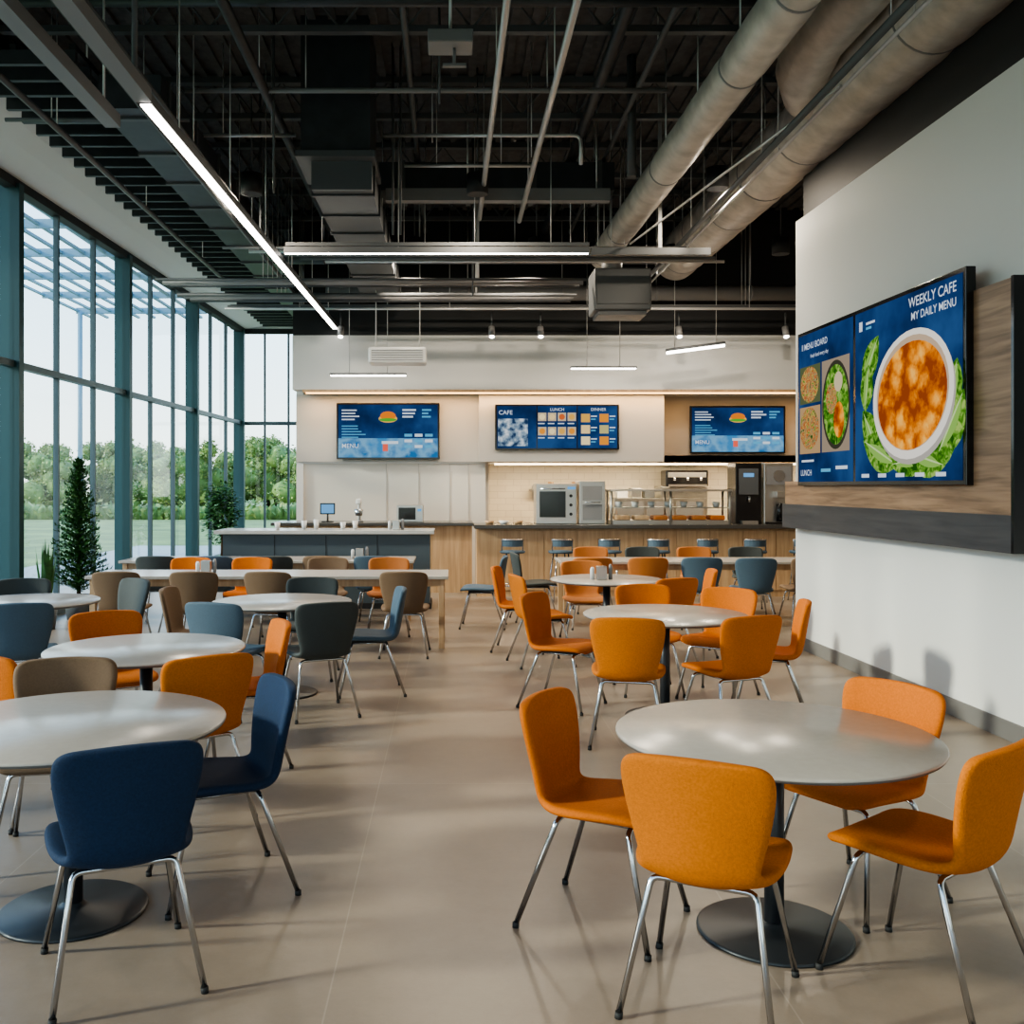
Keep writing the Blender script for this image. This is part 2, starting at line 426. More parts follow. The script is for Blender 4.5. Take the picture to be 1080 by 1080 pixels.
for r_ in range(2):
    for c_ in range(4):
        x = -.32+c_*.165; z = .10-r_*.24
        s.rect(x, z, .14, .14, ec(.55, .45, .3)); s.ell(x+.07, z+.07, .05, .05, ec(*random.choice(food_cols)))
        s.rect(x, z-.05, .11, .018, W1)
s.text(.0, h/2-.11, .07, 'LUNCH', W1, 'CENTER')
for r_ in range(3):
    for c_ in range(2):
        x = .40+c_*.31; z = .08-r_*.19
        s.rect(x, z, .15, .14, ec(*random.choice(food_cols))); s.rect(x+.165, z+.09, .1, .02, W1); s.rect(x+.165, z+.04, .08, .02, CY)
s.text(.69, h/2-.11, .07, 'DINNER', W1, 'CENTER')
s.obj('menu_board_display', (1.79, 16.38, 2.66))

w, h = 3.04, 1.49; s = Screen(w, h, .07)
xs = -w/2+1.30
s.rect(-w/2+.035, -h/2+.035, 1.30-.06, h-.07, scr_blue)
s.rect(xs+.02, -h/2+.035, w-1.30-.055, h-.07, scr_blue)
cx = -w/2+.65
s.rect(cx-.58, .04, .50, .36, ec(.10, .12, .06)); s.ell(cx-.34, .22, .22, .17, scr_food)
s.rect(cx-.58, -.44, .50, .45, ec(.42, .28, .15)); s.ell(cx-.34, -.20, .23, .20, scr_food)
s.rect(cx-.04, -.44, .60, .84, ec(.30, .24, .18))
s.ell(cx+.27, -.02, .30, .40, ec(.05, .05, .035)); s.ell(cx+.27, -.02, .27, .36, scr_green)
s.ell(cx+.18, .04, .12, .14, scr_food); s.ell(cx+.34, -.16, .11, .16, scr_curry); s.ell(cx+.33, .18, .09, .09, ec(.55, .48, .30))
s.text(cx-.52, .56, .085, 'II MENU BOARD', W1); s.text(cx-.3, .47, .05, 'fresh food every day', W1)
s.rect(cx-.52, -.52, .3, .02, W1); s.text(cx-.54, -.65, .08, 'LUNCH', W1); s.rect(cx-.05, -.62, .22, .03, CY); s.rect(cx+.28, -.6, .25, .03, W1)
gx = xs+1.02; gz = -.06
for (dx, dz, rx, rz, ro) in [(-.70, .34, .24, .13, .9), (-.76, .12, .20, .12, 1.4), (-.66, -.28, .28, .15, -.9), (-.52, -.42, .32, .16, -.35), (.0, -.49, .34, .13, .1), (.38, -.40, .34, .18, .4), (.56, -.25, .28, .18, .9), (.22, -.49, .28, .14, -.2), (.60, .0, .2, .12, 1.3)]:
    s.ell(gx+dx, gz+dz, rx, rz, scr_green, ro, leaf=True)
    s.ell(gx+dx*1.02, gz+dz*1.02, rx*.75, rz*.35, ec(.28, .50, .12, .9), ro, leaf=True)
    s.ell(gx+dx, gz+dz, rx*.9, rz*.05, ec(.55, .72, .35, .9), ro)
s.ell(gx+.02, gz-.03, .62, .495, ec(.40, .38, .34), .12)
s.ell(gx, gz, .62, .485, ec(.76, .73, .67, 1.0), .12); s.ell(gx, gz+.01, .555, .43, ec(.50, .38, .27), .12)
s.ell(gx, gz-.01, .53, .405, scr_curry, .12)
s.text(w/2-.07, .59, .105, 'WEEKLY CAFE', W1, 'RIGHT'); s.text(w/2-.07, .49, .085, 'MY DAILY MENU', W1, 'RIGHT')
s.rect(xs+.15, .54, .06, .08, W1); s.rect(xs+.28, .58, .16, .02, W1); s.rect(xs+.28, .54, .10, .02, CY)
for k in range(5): s.rect(xs+.2+.3*k, -.68, .14, .03, W1)
s.obj('wall_menu_display', (3.465, 8.14, 2.425), -math.pi/2+RA)

# ------------------------------------------------------------ chairs
def chair_shell():
    prof = [(.232, .438, .165, 0, 0), (.245, .450, .205, 0, .0), (.20, .466, .235, 0, .004), (.10, .462, .246, 0, .012), (-.02, .450, .244, 0, .018),
            (-.12, .436, .226, .0, .026), (-.185, .436, .196, .015, .035), (-.224, .474, .184, .035, .02), (-.238, .540, .196, .048, 0),
            (-.252, .625, .218, .052, 0), (-.266, .715, .236, .050, 0), (-.278, .788, .242, .046, -.002), (-.286, .836, .228, .040, -.008), (-.288, .850, .180, .03, -.008)]
    bm = bmesh.new(); N = 8; rows = []
    for (y, z, hw, ly, lz) in prof:
        row = []
        for j in range(N+1):
            u = -1+2*j/N
            row.append(bm.verts.new((hw*u, y+ly*u*u, z+lz*u*u)))
        rows.append(row)
    for a in range(len(rows)-1):
        for j in range(N):
            bm.faces.new((rows[a][j], rows[a][j+1], rows[a+1][j+1], rows[a+1][j]))
    bmesh.ops.recalc_face_normals(bm, faces=bm.faces[:])
    me = bpy.data.meshes.new('tmp'); bm.to_mesh(me); bm.free()
    o = bpy.data.objects.new('tmp', me); COL.objects.link(o)
    m1 = o.modifiers.new('s', 'SOLIDIFY'); m1.thickness = .040; m1.offset = 0
    m2 = o.modifiers.new('ss', 'SUBSURF'); m2.levels = 2; m2.render_levels = 2
    dg = bpy.context.evaluated_depsgraph_get(); dg.update()
    me2 = bpy.data.meshes.new_from_object(o.evaluated_get(dg))
    bpy.data.objects.remove(o)
    return me2
SHELL = chair_shell()
def chair_mesh(fab, leg='chrome'):
    b = MB(); b.add_mesh(SHELL, fab)
    for (yt, yb, wt, wb) in [(.15, .25, .165, .235), (-.13, -.27, .165, .235)]:
        pts = round_path([(-wb, yb, .012), (-wt, yt, .412), (wt, yt, .412), (wb, yb, .012)], .03, 4)
        b.tube(pts, .0105, leg, 10)
        for sx in (-1, 1):
            b.tube([(sx*wb, yb, 0), (sx*(wb-.002), yb, .02)], .013, 'rubber', 10)
    for x in (-.10, .10):
        b.tube([(x, .15, .412), (x, -.13, .412)], .009, leg, 8)
    b.box(-.12, .12, -.11, .16, .415, .437, 'rubber', .004)
    return b.mesh('dining_chair')
CH = {k: chair_mesh(k) for k in ['orange', 'amber', 'navy', 'blugry', 'gry', 'taupe', 'tan']}
def chair(kind, x, y, dx, dy):
    return inst('dining_chair', CH[kind], x, y, math.atan2(dy, dx)-math.pi/2)

def table_mesh(R):
    b = MB()
    b.lathe([(.02, .722), (R-.03, .722), (R-.006, .728), (R, .738), (R-.001, .744), (R-.006, .748), (.01, .748)], None,
            mats=['rim', 'rim', 'rim', 'top', 'top', 'top'], seg=72)
    b.lathe([(.13, .700), (.13, .722), (.04, .722)], 'post', seg=24)
    b.lathe([(.036, .02), (.036, .71), (.02, .712)], 'post', seg=24)
    b.lathe([(.285, 0), (.285, .008), (.275, .014), (.06, .022), (.045, .03), (.036, .04)], 'basep', seg=48)
    return b.mesh('round_dining_table')
TB = table_mesh(.59); TBs = table_mesh(.56)
for (me, x, y) in [(TB, 1.22, 3.68), (TB, 1.56, 7.1), (TBs, 1.56, 9.75), (TB, -1.49, 3.86), (TBs, -1.75, 5.62), (TBs, -1.36, 7.9), (TBs, -3.42, 7.9)]:
    inst('round_dining_table', me, x, y)

cl = [
 ('orange', .60, 3.78, .86, -.5), ('amber', .86, 3.22, .44, .90), ('amber', 1.62, 3.34, -.62, .80), ('orange', 1.66, 4.00, -.78, -.46),
 ('orange', .86, 7.45, .85, -.5), ('amber', 1.17, 6.42, .2, .95), ('orange', 1.85, 6.50, -.35, .9), ('orange', 2.32, 7.15, -1, .25), ('orange', 2.12, 7.75, -.6, -.8), ('orange', 1.62, 7.98, 0, -1),
 ('amber', .86, 9.2, .9, .2), ('orange', .72, 9.98, 1, -.2), ('orange', 2.35, 9.75, -1, .1), ('orange', 1.95, 9.05, -.4, .9), ('tan', 1.45, 10.55, 0, -1),
 ('navy', -1.14, 3.38, -.42, .90), ('navy', -.97, 4.10, -.86, -.42), ('taupe', -1.80, 4.46, .2, -1), ('gry', -2.25, 3.7, 1, .1),
 ('amber', -1.33, 5.02, -.55, .8), ('orange', -1.28, 5.92, -.9, -.35), ('orange', -2.15, 5.06, .5, .7), ('orange', -2.15, 6.25, .5, -.8),
 ('gry', -.98, 7.22, -.4, .9), ('blugry', -.66, 7.95, -1, -.15), ('blugry', -1.62, 7.22, .3, .9), ('taupe', -2.05, 7.98, 1, 0), ('gry', -1.25, 8.6, 0, -1),
 ('blugry', -3.15, 7.18, -.3, .9), ('gry', -2.98, 8.55, -.6, -.7), ('blugry', -3.95, 7.3, .6, .7), ('gry', -3.75, 8.5, .3, -1),
]
for x in [-3.25, -2.5, -.45]:
    cl.append(('taupe', x, 9.72, random.uniform(-.1, .1), 1))
cl.append(('taupe', -1.75, 9.72, .1, 1))
for (x, c_) in [(-3.0, 'orange'), (-2.3, 'orange'), (-1.4, 'taupe'), (-.7, 'tan')]:
    cl.append((c_, x, 11.05, random.uniform(-.1, .1), -1))
for (x, c_) in [(-3.5, 'gry'), (-2.8, 'blugry'), (-2.1, 'gry'), (-1.5, 'taupe'), (-.9, 'blugry')]:
    cl.append((c_, x, 11.8, random.uniform(-.1, .1), 1))
cl += [('blugry', .38, 11.6, -1, .1), ('blugry', 2.95, 11.6, .1, 1), ('blugry', 3.55, 11.5, .1, 1), ('tan', 2.3, 11.6, 0, 1), ('tan', 1.65, 11.6, 0, 1),
       ('gry', 1.05, 12.2, 1, .1), ('taupe', 4.2, 11.6, 0, 1), ('gry', 2.6, 13.0, 0, -1), ('tan', 3.3, 13.0, 0, -1), ('tan', 1.9, 13.0, 0, -1), ('gry', 4.0, 13.0, 0, -1)]
for c in cl: chair(*c)

def long_table(name, x0, x1, yc, dep=.8, z=.75, leg='wood', topm='top'):
    b = MB(); L = x1-x0
    b.box(-L/2, L/2, -dep/2, dep/2, z-.035, z, topm, .006)
    for sx in (-1, 1):
        for sy in (-1, 1):
            b.box(sx*(L/2-.07)-.03, sx*(L/2-.07)+.03, sy*(dep/2-.07)-.03, sy*(dep/2-.07)+.03, 0, z-.035, leg, .004)
    for sy in (-1, 1): b.box(-L/2+.08, L/2-.08, sy*(dep/2-.07)-.012, sy*(dep/2-.07)+.012, z-.11, z-.035, leg)
    for sx in (-1, 1): b.box(sx*(L/2-.07)-.012, sx*(L/2-.07)+.012, -dep/2+.08, dep/2-.08, z-.11, z-.035, leg)
    return b.obj(name, ((x0+x1)/2, yc, 0))
long_table('long_dining_table', -3.75, -.02, 10.4)
long_table('long_dining_table', -4.1, -.45, 12.45)
long_table('long_dining_table', 1.35, 4.6, 12.3, .75)
def stool_mesh():
    b = MB(); 
    b.lathe([(.05, .70), (.17, .70), (.185, .715), (.18, .735), (.02, .74)], 'blugry', seg=24)
    for k in range(4):
        a = math.pi/4+k*math.pi/2; c_, s_ = math.cos(a), math.sin(a)
        b.tube([(.22*c_, .22*s_, 0), (.12*c_, .12*s_, .70)], .011, 'chrome', 8)
    ring = [(.187*math.cos(2*math.pi*k/24), .187*math.sin(2*math.pi*k/24), .24) for k in range(25)]
    b.tube(ring, .008, 'chrome', 6, cap=False)
    pts = [(.17*math.cos(a), -.17*math.sin(a), .90) for a in [math.pi*(.15+.7*k/8) for k in range(9)]]
    b.tube([(pts[0][0], pts[0][1], .73), pts[0]]+pts[1:-1]+[pts[-1], (pts[-1][0], pts[-1][1], .73)], .012, 'chrome', 6)
    for p, q in zip(pts[:-1], pts[1:]):
        b.poly([(p[0], p[1], .80), (q[0], q[1], .80), (q[0], q[1], .90), (p[0], p[1], .90)], 'blugry')
    return b.mesh('bar_stool')
ST = stool_mesh()
for i_, x in enumerate([.9, 1.6, 2.3, 3.0, 3.7, 4.4, 5.1]): inst('bar_stool', ST, x, 14.15, random.uniform(-.2, .2))

# ------------------------------------------------------------ counters
b = MB()
b.box(.40, 6.4, 14.75, 15.5, 0, 1.03, 'wood')
for i_ in range(12):
    x = .42+.5*i_
    b.box(x, x+.488, 14.735, 14.75, .10, 1.0, 'wood')
b.box(.36, 6.45, 14.62, 15.55, 1.03, 1.09, 'ctop', .006)
b.box(.40, 6.4, 14.77, 15.48, 0, .1, 'black')
b.obj('service_counter')
b = MB()
b.box(-2.75, .34, 15.3, 16.0, 0, 1.05, 'wood'); b.box(-2.8, .36, 15.2, 16.05, 1.05, 1.10, 'ctop', .005)
b.obj('back_counter')
b = MB()
b.box(-3.1, -.28, 13.3, 13.9, 0, 1.02, 'slate'); b.box(-3.2, -.22, 13.2, 14.0, 1.02, 1.07, 'ctopl', .005)
b.box(-3.12, -.26, 13.28, 13.92, 0, .08, 'black')
for x in (-2.4, -1.7, -1.0): b.box(x, x+.01, 13.295, 13.3, .1, 1.0, 'black')
b.obj('condiment_bar')

b = MB()
b.box(0, .62, 0, .5, 0, .62, 'steel', .01); b.box(.05, .45, -.012, 0, .10, .50, 'blk_gl'); b.tube([(.06, -.04, .54), (.44, -.04, .54)], .012, 'chrome')
for k in range(3): b.tube([(.53, -.02, .15+.14*k), (.53, 0, .15+.14*k)], .025, 'black')
b.box(.48, .60, -.006, 0, .53, .57, 'display'); b.obj('countertop_oven', (1.32, 15.0, 1.09))
b = MB(); b.box(0, .40, 0, .5, 0, .66, 'steel', .01); b.box(.05, .35, -.01, 0, .36, .58, 'mgrey'); b.box(.05, .35, -.01, 0, .06, .30, 'mgrey'); b.tube([(.08, -.03, .33), (.32, -.03, .33)], .01, 'chrome')
b.obj('pastry_oven', (1.98, 15.0, 1.09))
b = MB()
for x in (0, .9, 1.8): b.tube([(x, 0, 0), (x, 0, .5)], .018, 'steel'); b.tube([(x, .4, 0), (x, .4, .5)], .018, 'steel')
b.box(-.03, 1.83, -.05, .45, .50, .53, 'steel'); b.box(0, 1.8, 0.05, .4, .24, .26, 'steel')
b.poly([(0, -.04, .1), (1.8, -.04, .1), (1.8, -.02, .5), (0, -.02, .5)], 'cglass')
b.box(0, 1.8, .02, .42, 0, .06, 'steel')
for k in range(6): b.box(.08+.29*k, .30+.29*k, .06, .38, .06, .13, random.choice(['wood', 'white', 'tan', 'orange']), .02)
for k in range(7): b.lathe([(.045, .26), (.06, .34), (.055, .34), (.02, .28)], 'white', c=(.15+.25*k, .22), seg=14)
b.obj('food_display_case', (2.45, 14.85, 1.09))
b = MB(); b.box(0, .78, 0, .45, 0, .3, 'blk_gl', .02); b.box(.04, .74, -.01, 0, .17, .26, 'steel'); b.box(.05, .73, -.1, 0, 0, .04, 'steel')
for k in range(3): b.tube([(.15+.24*k, -.05, .17), (.15+.24*k, -.05, .11)], .02, 'chrome')
b.obj('espresso_machine', (3.95, 17.9, 1.66))
b = MB(); b.box(0, 1.7, 0, .6, 0, 1.45, 'steel', .01)
for k in range(3): b.box(.05+.54*k, .54+.54*k, -.01, 0, .9, 1.38, 'mgrey')
b.box(.85, 1.7, 0, .6, 1.45, 1.66, 'steel', .01)
for k in range(3): b.box(.08+.25*k, .26+.25*k, .1, .4, 1.45, 1.58+.05*(k % 2), ['white', 'steel', 'dgrey'][k], .01)
b.obj('kitchen_cabinet', (3.0, 17.85, 0))
b = MB(); b.box(0, .9, 0, .5, 0, .9, 'steel', .01); b.box(0, .9, 0, .5, .92, .96, 'steel')
for k in range(4): b.lathe([(.07, .96), (.09, 1.12), (.085, 1.12), (.03, .98)], ['white', 'steel', 'tan', 'white'][k], c=(.12+.21*k, .25), seg=16)
b.obj('prep_bench', (1.6, 17.9, 0))
b = MB()
b.box(0, 1.4, 0, .28, 1.58, 1.605, 'steel')
for k in range(9): b.lathe([(.05, 1.606), (.06, 1.606+.08+.03*(k % 3)), (.05, 1.60+.09+.03*(k % 3)), (.02, 1.62)], ['white', 'steel', 'wood'][k % 3], c=(.1+.15*k, .14), seg=12)
for x in (.05, 1.32): b.box(x, x+.03, .24, .28, 1.4, 1.66, 'steel')
b.obj('wall_shelf', (1.5, 18.31, 0))
b = MB(); b.box(0, .40, 0, .45, 0, .94, 'blk_gl', .01); b.box(.05, .35, -.01, 0, .45, .85, 'dgrey'); b.box(.12, .28, -.012, 0, .72, .78, 'display'); b.box(.08, .32, -.1, 0, 0, .05, 'steel'); b.tube([(.20, -.04, .42), (.20, -.04, .34)], .02, 'chrome')
b.obj('coffee_machine', (4.38, 15.0, 1.09))
b = MB()
b.box(0, .46, 0, .45, 0, .94, 'steel', .015); b.box(.04, .42, -.012, 0, .60, .88, 'mgrey'); b.lathe([(.06, .04), (.06, .30), (.02, .32)], 'blk_gl', c=(.23, -.08), seg=14); b.box(.14, .32, -.16, 0, .40, .50, 'steel', .01)
b.tube([(.23, -.02, .74), (.23, -.012, .74)], .09, 'chrome', 20); b.box(.02, .44, -.16, 0, 0, .03, 'blk_gl')
b.obj('coffee_brewer', (4.83, 15.05, 1.09))
b = MB(); b.box(-.12, .12, 0, .03, .12, .30, 'blk_gl', .005); b.box(-.10, .10, -.003, 0, .14, .28, 'display'); b.tube([(0, .02, .01), (0, .02, .15)], .015, 'black'); b.box(-.09, .09, -.06, .10, 0, .015, 'black'); b.obj('pos_terminal', (-1.95, 15.5, 1.10))
b = MB(); b.box(0, .42, 0, .32, 0, .27, 'steel', .01); b.box(.03, .30, -.006, 0, .04, .23, 'blk_gl'); b.box(.33, .39, -.006, 0, .17, .21, 'display'); b.obj('toaster_oven', (-.85, 15.45, 1.10))
b = MB(); b.lathe([(.07, 0), (.07, .02), (.02, .03)], 'mgrey', seg=16); b.tube([(0, .05, 0), (0, .05, .3), (0, -.03, .34)], .025, 'white'); b.lathe([(.05, .10), (.075, .20), (.07, .20)], 'chrome', c=(0, -.03), seg=16); b.box(-.04, .04, -.10, .08, .28, .37, 'white', .02); b.obj('stand_mixer', (-1.45, 15.5, 1.10))
for (x, y, z) in [(-.75, 13.5, 1.071), (1.5, 9.7, .749), (-1.15, 12.4, .751), (-2.6, 10.4, .751)]:
    b = MB(); b.box(-.05, .05, -.04, .04, 0, .13, 'steel', .006); b.lathe([(.02, 0), (.02, .12), (.01, .15)], 'mgrey', c=(.09, 0), seg=12); b.lathe([(.022, 0), (.022, .10), (.012, .12)], 'white', c=(-.09, 0), seg=12)
    b.obj('condiment_caddy', (x, y, z))
for k in range(5):
    b = MB(); b.lathe([(.028, 0), (.04, .10+.02*(k % 3)), (.036, .10+.02*(k % 3)), (.02, .01)], 'white', seg=14); b.obj('paper_cup', (-2.4+.27*k+.1*(k % 2), 13.55, 1.07))
for k in range(3):
    b = MB(); b.lathe([(.05, 0), (.08, .05), (.075, .05), (.03, .01)], 'white' if k % 2 else 'wood', seg=16); b.obj('serving_bowl', (.60+.22*k, 14.95, 1.09))

# ------------------------------------------------------------ plants
def conifer(name, x, y, h, R):
    b = MB()
    b.lathe([(.14, 0), (.19, .30), (.175, .30), (.16, .26)], 'dgrey', seg=24)
    b.tube([(0, 0, .2), (0, 0, h*.95)], [.03, .008], 'bark', 8)
    nb = 330
    for k in range(nb):
        t = k/nb; z = .34+(h-.36)*t; L = R*((1-t)**.75)*random.uniform(.65, 1.15)+.03; a = k*2.39996
        c_, s_ = math.cos(a), math.sin(a)
        ns = max(4, int(L*45))
        for q in range(ns):
            f = (q+.5)/ns; r_ = L*f; zz = z+.16*f*L/R-.10*f*f*L
            for sd_ in (-1, 1, 0):
                aa = a+sd_*random.uniform(.6, 1.2); ln = random.uniform(.04, .08)*(1.15-f*.4)
                dx, dy = math.cos(aa)*ln, math.sin(aa)*ln; w_ = random.uniform(.010, .018)
                px, py = r_*c_, r_*s_; dz_ = random.uniform(-.03, .06)
                b.poly([(px-dy/ln*w_, py+dx/ln*w_, zz), (px+dy/ln*w_, py-dx/ln*w_, zz), (px+dx, py+dy, zz+dz_)], 'leaf')
    b.obj(name, (x, y, 0))
conifer('potted_conifer', -4.68, 12.3, 2.02, .36)
b = MB()
b.lathe([(.14, 0), (.19, .34), (.175, .34), (.16, .30)], 'dgrey', seg=24); b.tube([(0, 0, .25), (.02, 0, .9), (0, .02, 1.4)], [.025, .02, .01], 'bark', 8)
for k in range(1900):
    u = random.uniform(-1, 1); a = random.uniform(0, 6.283); rr = random.uniform(.3, 1)**.5*(.80+.20*math.sin(3*a+5*u))
    q = math.sqrt(1-u*u); px, py, pz = .36*rr*q*math.cos(a), .36*rr*q*math.sin(a), 1.18+.66*rr*u
    d = Vector((math.cos(a+random.uniform(-1, 1)), math.sin(a+random.uniform(-1, 1)), random.uniform(-.6, .5))).normalized()*random.uniform(.07, .12)
    sv = d.cross(Vector((random.uniform(-.3, .3), random.uniform(-.3, .3), 1))).normalized()*.028
    P = Vector((px, py, pz)); b.poly([P, P+d*.5+sv, P+d, P+d*.5-sv], 'leaf')
b.obj('potted_ficus', (-4.22, 18.0, 0))
b = MB(); b.lathe([(.10, 0), (.13, .25), (.12, .25)], 'dgrey', seg=20)
for k in range(26):
    a = random.uniform(0, 6.28); h_ = random.uniform(.4, .85); c_, s_ = math.cos(a), math.sin(a); r0 = .05
    p = [(r0*c_, r0*s_, .24), (r0*1.5*c_, r0*1.5*s_, .24+h_*.5), (r0*2.4*c_, r0*2.4*s_, .24+h_)]
    wv = (-s_*.022, c_*.022, 0)
    b.poly([(p[0][0]-wv[0], p[0][1]-wv[1], p[0][2]), (p[0][0]+wv[0], p[0][1]+wv[1], p[0][2]), (p[1][0]+wv[0]*1.3, p[1][1]+wv[1]*1.3, p[1][2]), (p[2][0], p[2][1], p[2][2]), (p[1][0]-wv[0]*1.3, p[1][1]-wv[1]*1.3, p[1][2])], 'leaf')
b.obj('snake_plant', (-4.72, 11.4, 0), 0)

# ------------------------------------------------------------ ceiling services
def duct_round(name, pts, r, m, seg=24, bands=True, step=1.3):
    b = MB(); b.tube(pts, r, m, seg)
    if bands:
        P = [Vector(p) for p in pts]
        for k in range(len(P)-1):
            d = P[k+1]-P[k]; L = d.length; n = max(1, int(L/step))
            for j in range(n):
                q = P[k]+d*((j+.5)/n); t = d.normalized()*.02
                b.tube([q-t, q+t], r*1.03, m, seg)
                b.tube([(q.x, q.y, q.z+r), (q.x, q.y, DZ)], .008, 'galv', 6)
    return b.obj(name)
def wrapped_duct(name, p0, p1, r, seg=28):
    p0, p1 = Vector(p0), Vector(p1); L = (p1-p0).length; n = int(L/.12)
    pts = []; rs = []
    for k in range(n+1):
        t = k/n; s_ = t*L
        pts.append(p0.lerp(p1, t)); c_ = abs(math.sin(math.pi*s_/1.25))
        rs.append(r*(.95+.055*min(1, c_*3))*(1+random.uniform(-.014, .014)))
    b = MB(); b.tube(pts, rs, 'wrap', seg)
    m_ = int(L/1.25)
    for j in range(1, m_+1):
        q = p0.lerp(p1, j*1.25/L); d = (p1-p0).normalized()*.015
        b.tube([q-d, q+d], r*.975, 'mgrey', seg); b.tube([(q.x, q.y, q.z+r*.9), (q.x, q.y, DZ)], .008, 'galv', 6)
    return b.obj(name)
wrapped_duct('round_air_duct', (3.62, 3.5, 5.2), (3.50, 15.2, 5.2), .33)
wrapped_duct('round_air_duct', (2.36, 4, 5.0), (2.2, 14.2, 5.0), .18)
duct_round('round_air_duct', [(3.02, 5.2, 5.33), (2.99, 8.0, 5.33), (3.08, 8.5, 5.31), (3.30, 8.95, 5.27)], .24, 'wrap', bands=False)
duct_round('spiral_duct', [(-2.0, 15.75, 4.78), (5.6, 15.75, 4.78)], .12, 'mgrey')
duct_round('spiral_duct', [(-2.6, 14.6, 5.15), (3.1, 14.6, 5.15)], .16, 'duct_blk')
b = MB()
b.box(-1.47, -.79, 9.6, 10.4, 4.95, DZ, 'duct_blk'); b.box(-1.52, -.74, 9.55, 10.45, 4.90, 4.96, 'dgrey')
b.box(-1.38, -.78, 9.7, 15.6, 4.62, 4.90, 'dgrey')
for k in range(8): b.box(-1.40, -.76, 9.85+.75*k, 9.90+.75*k, 4.60, 4.92, 'duct_blk')
b.obj('rectangular_air_duct')
b = MB()
b.box(-.87, 2.0, 11.9, 12.5, 5.28, 5.62, 'duct_blk'); 
for k in range(4): b.box(-.6+.8*k, -.55+.8*k, 11.88, 12.52, 5.26, 5.64, 'dgrey')
for x in (-.7, 1.8): b.tube([(x, 12.2, 5.6), (x, 12.2, DZ)], .01, 'galv', 6)
b.obj('rectangular_air_duct')
b = MB(); b.box(-.75, 1.85, 11.3, 11.42, 4.98, 5.12, 'mgrey'); 
for x in (-.6, .2, 1.7): b.tube([(x, 11.36, 5.08), (x, 11.36, DZ)], .01, 'galv', 6)
b.obj('strut_channel')
b = MB()
vs = b.box(1.92, 2.68, 13.0, 13.6, 4.02, 4.58, 'dgrey', .02)
b.box(1.95, 2.65, 12.985, 13.0, 4.1, 4.5, 'dgrey')
b.tube([(2.2, 13.3, 4.55), (2.2, 13.3, 4.81)], .14, 'mgrey', 20); b.box(1.98, 2.62, 13.05, 13.55, 3.96, 4.03, 'dgrey')
b.obj('air_diffuser_box')
b = MB()
for k in range(8):
    y = 2.6+2.1*k
    b.box(-4.1, 3.9, y-.05, y+.05, 6.2, 6.28, 'dgrey'); b.box(-4.1, 3.9, y-.04, y+.04, 5.80, 5.86, 'dgrey')
    for j in range(13):
        x = -4.0+.6*j; b.tube([(x, y, 5.84), (x+.3, y, 6.22), (x+.6, y, 5.84)], .014, 'dgrey', 6)
b.obj('ceiling_joists')
b = MB()
for k in range(42):
    y = 8.2+.33*k
    b.box(-4.18, -3.15, y, y+.05, 5.22, 5.34, 'duct_blk')
for x in (-4.15, -3.7, -3.2): b.box(x, x+.05, 8.2, 22.2, 5.34, 5.39, 'black')
for k in range(6):
    for x in (-4.1, -3.2): b.tube([(x, 8.6+2.5*k, 5.38), (x, 8.6+2.5*k, DZ)], .008, 'galv', 6)
b.obj('ceiling_baffles')
b = MB(); b.box(-3.1, -2.55, 8.6, 21, 5.0, 5.3, 'duct_blk')
for k in range(12): b.box(-3.12, -2.53, 8.8+.95*k, 8.86+.95*k, 4.98, 5.32, 'dgrey')
b.obj('rectangular_air_duct')
def pipe(pts, r, m, name='conduit_pipe', hang=True, rr=.12):
    b = MB(); P = round_path(pts, rr, 4) if len(pts) > 2 else pts
    b.tube(P, r, m, 8)
    if hang:
        a = Vector(pts[0]); c = Vector(pts[-1]); n = max(2, int((c-a).length/2.2))
        for k in range(n):
            q = a+(c-a)*((k+.5)/n)
            b.tube([(q.x, q.y, a.z if len(pts) == 2 else q.z), (q.x, q.y, DZ)], .006, 'galv', 5)
    return b.obj(name)
pipe([(-2.5, 9.2, 5.4), (2.05, 9.2, 5.4)], .026, 'mgrey')
pipe([(-2.6, 10.1, 5.3), (-1.6, 10.1, 5.3)], .02, 'galv')
pipe([(-.7, 10.1, 5.3), (1.35, 10.1, 5.3), (1.35, 10.1, 5.0)], .02, 'galv', rr=.08)
pipe([(-.5, 10.6, 5.15), (.9, 10.6, 5.15)], .02, 'galv')
pipe([(-4.1, 9.0, 5.05), (-2.4, 9.0, 5.05)], .02, 'dgrey')
pipe([(-4.1, 7.6, 5.6), (3.3, 7.6, 5.6)], .02, 'dgrey')
pipe([(-3.6, 8.0, 5.65), (3.3, 8.0, 5.65)], .05, 'duct_blk')
for i_ in range(5):
    pipe([(-2.8+.3*i_, 12.0+.12*i_, 4.60-.015*i_), (2.9+.15*i_, 12.0+.12*i_, 4.60-.015*i_)], .018+.006*(i_ % 2), ['mgrey', 'galv', 'mgrey', 'dgrey', 'galv'][i_])
for i_ in range(6):
    pipe([(-3.9, 12.9+.35*i_, 4.40+.03*(i_ % 3)), (1.8, 12.9+.35*i_, 4.40+.03*(i_ % 3))], .02+.012*(i_ % 2), ['dgrey', 'mgrey', 'duct_blk'][i_ % 3])
for i_ in range(3):
    pipe([(-3.5, 15.15+.2*i_, 4.42+.06*i_), (5.8, 15.15+.2*i_, 4.42+.06*i_)], .02+.01*(i_ % 2), ['galv', 'dgrey', 'mgrey'][i_])
pipe([(.40, 4.0, 5.0), (.36, 12.1, 4.98)], .028, 'galv')
pipe([(.87, 4.0, 5.0), (.86, 12.2, 4.98)], .030, 'galv')
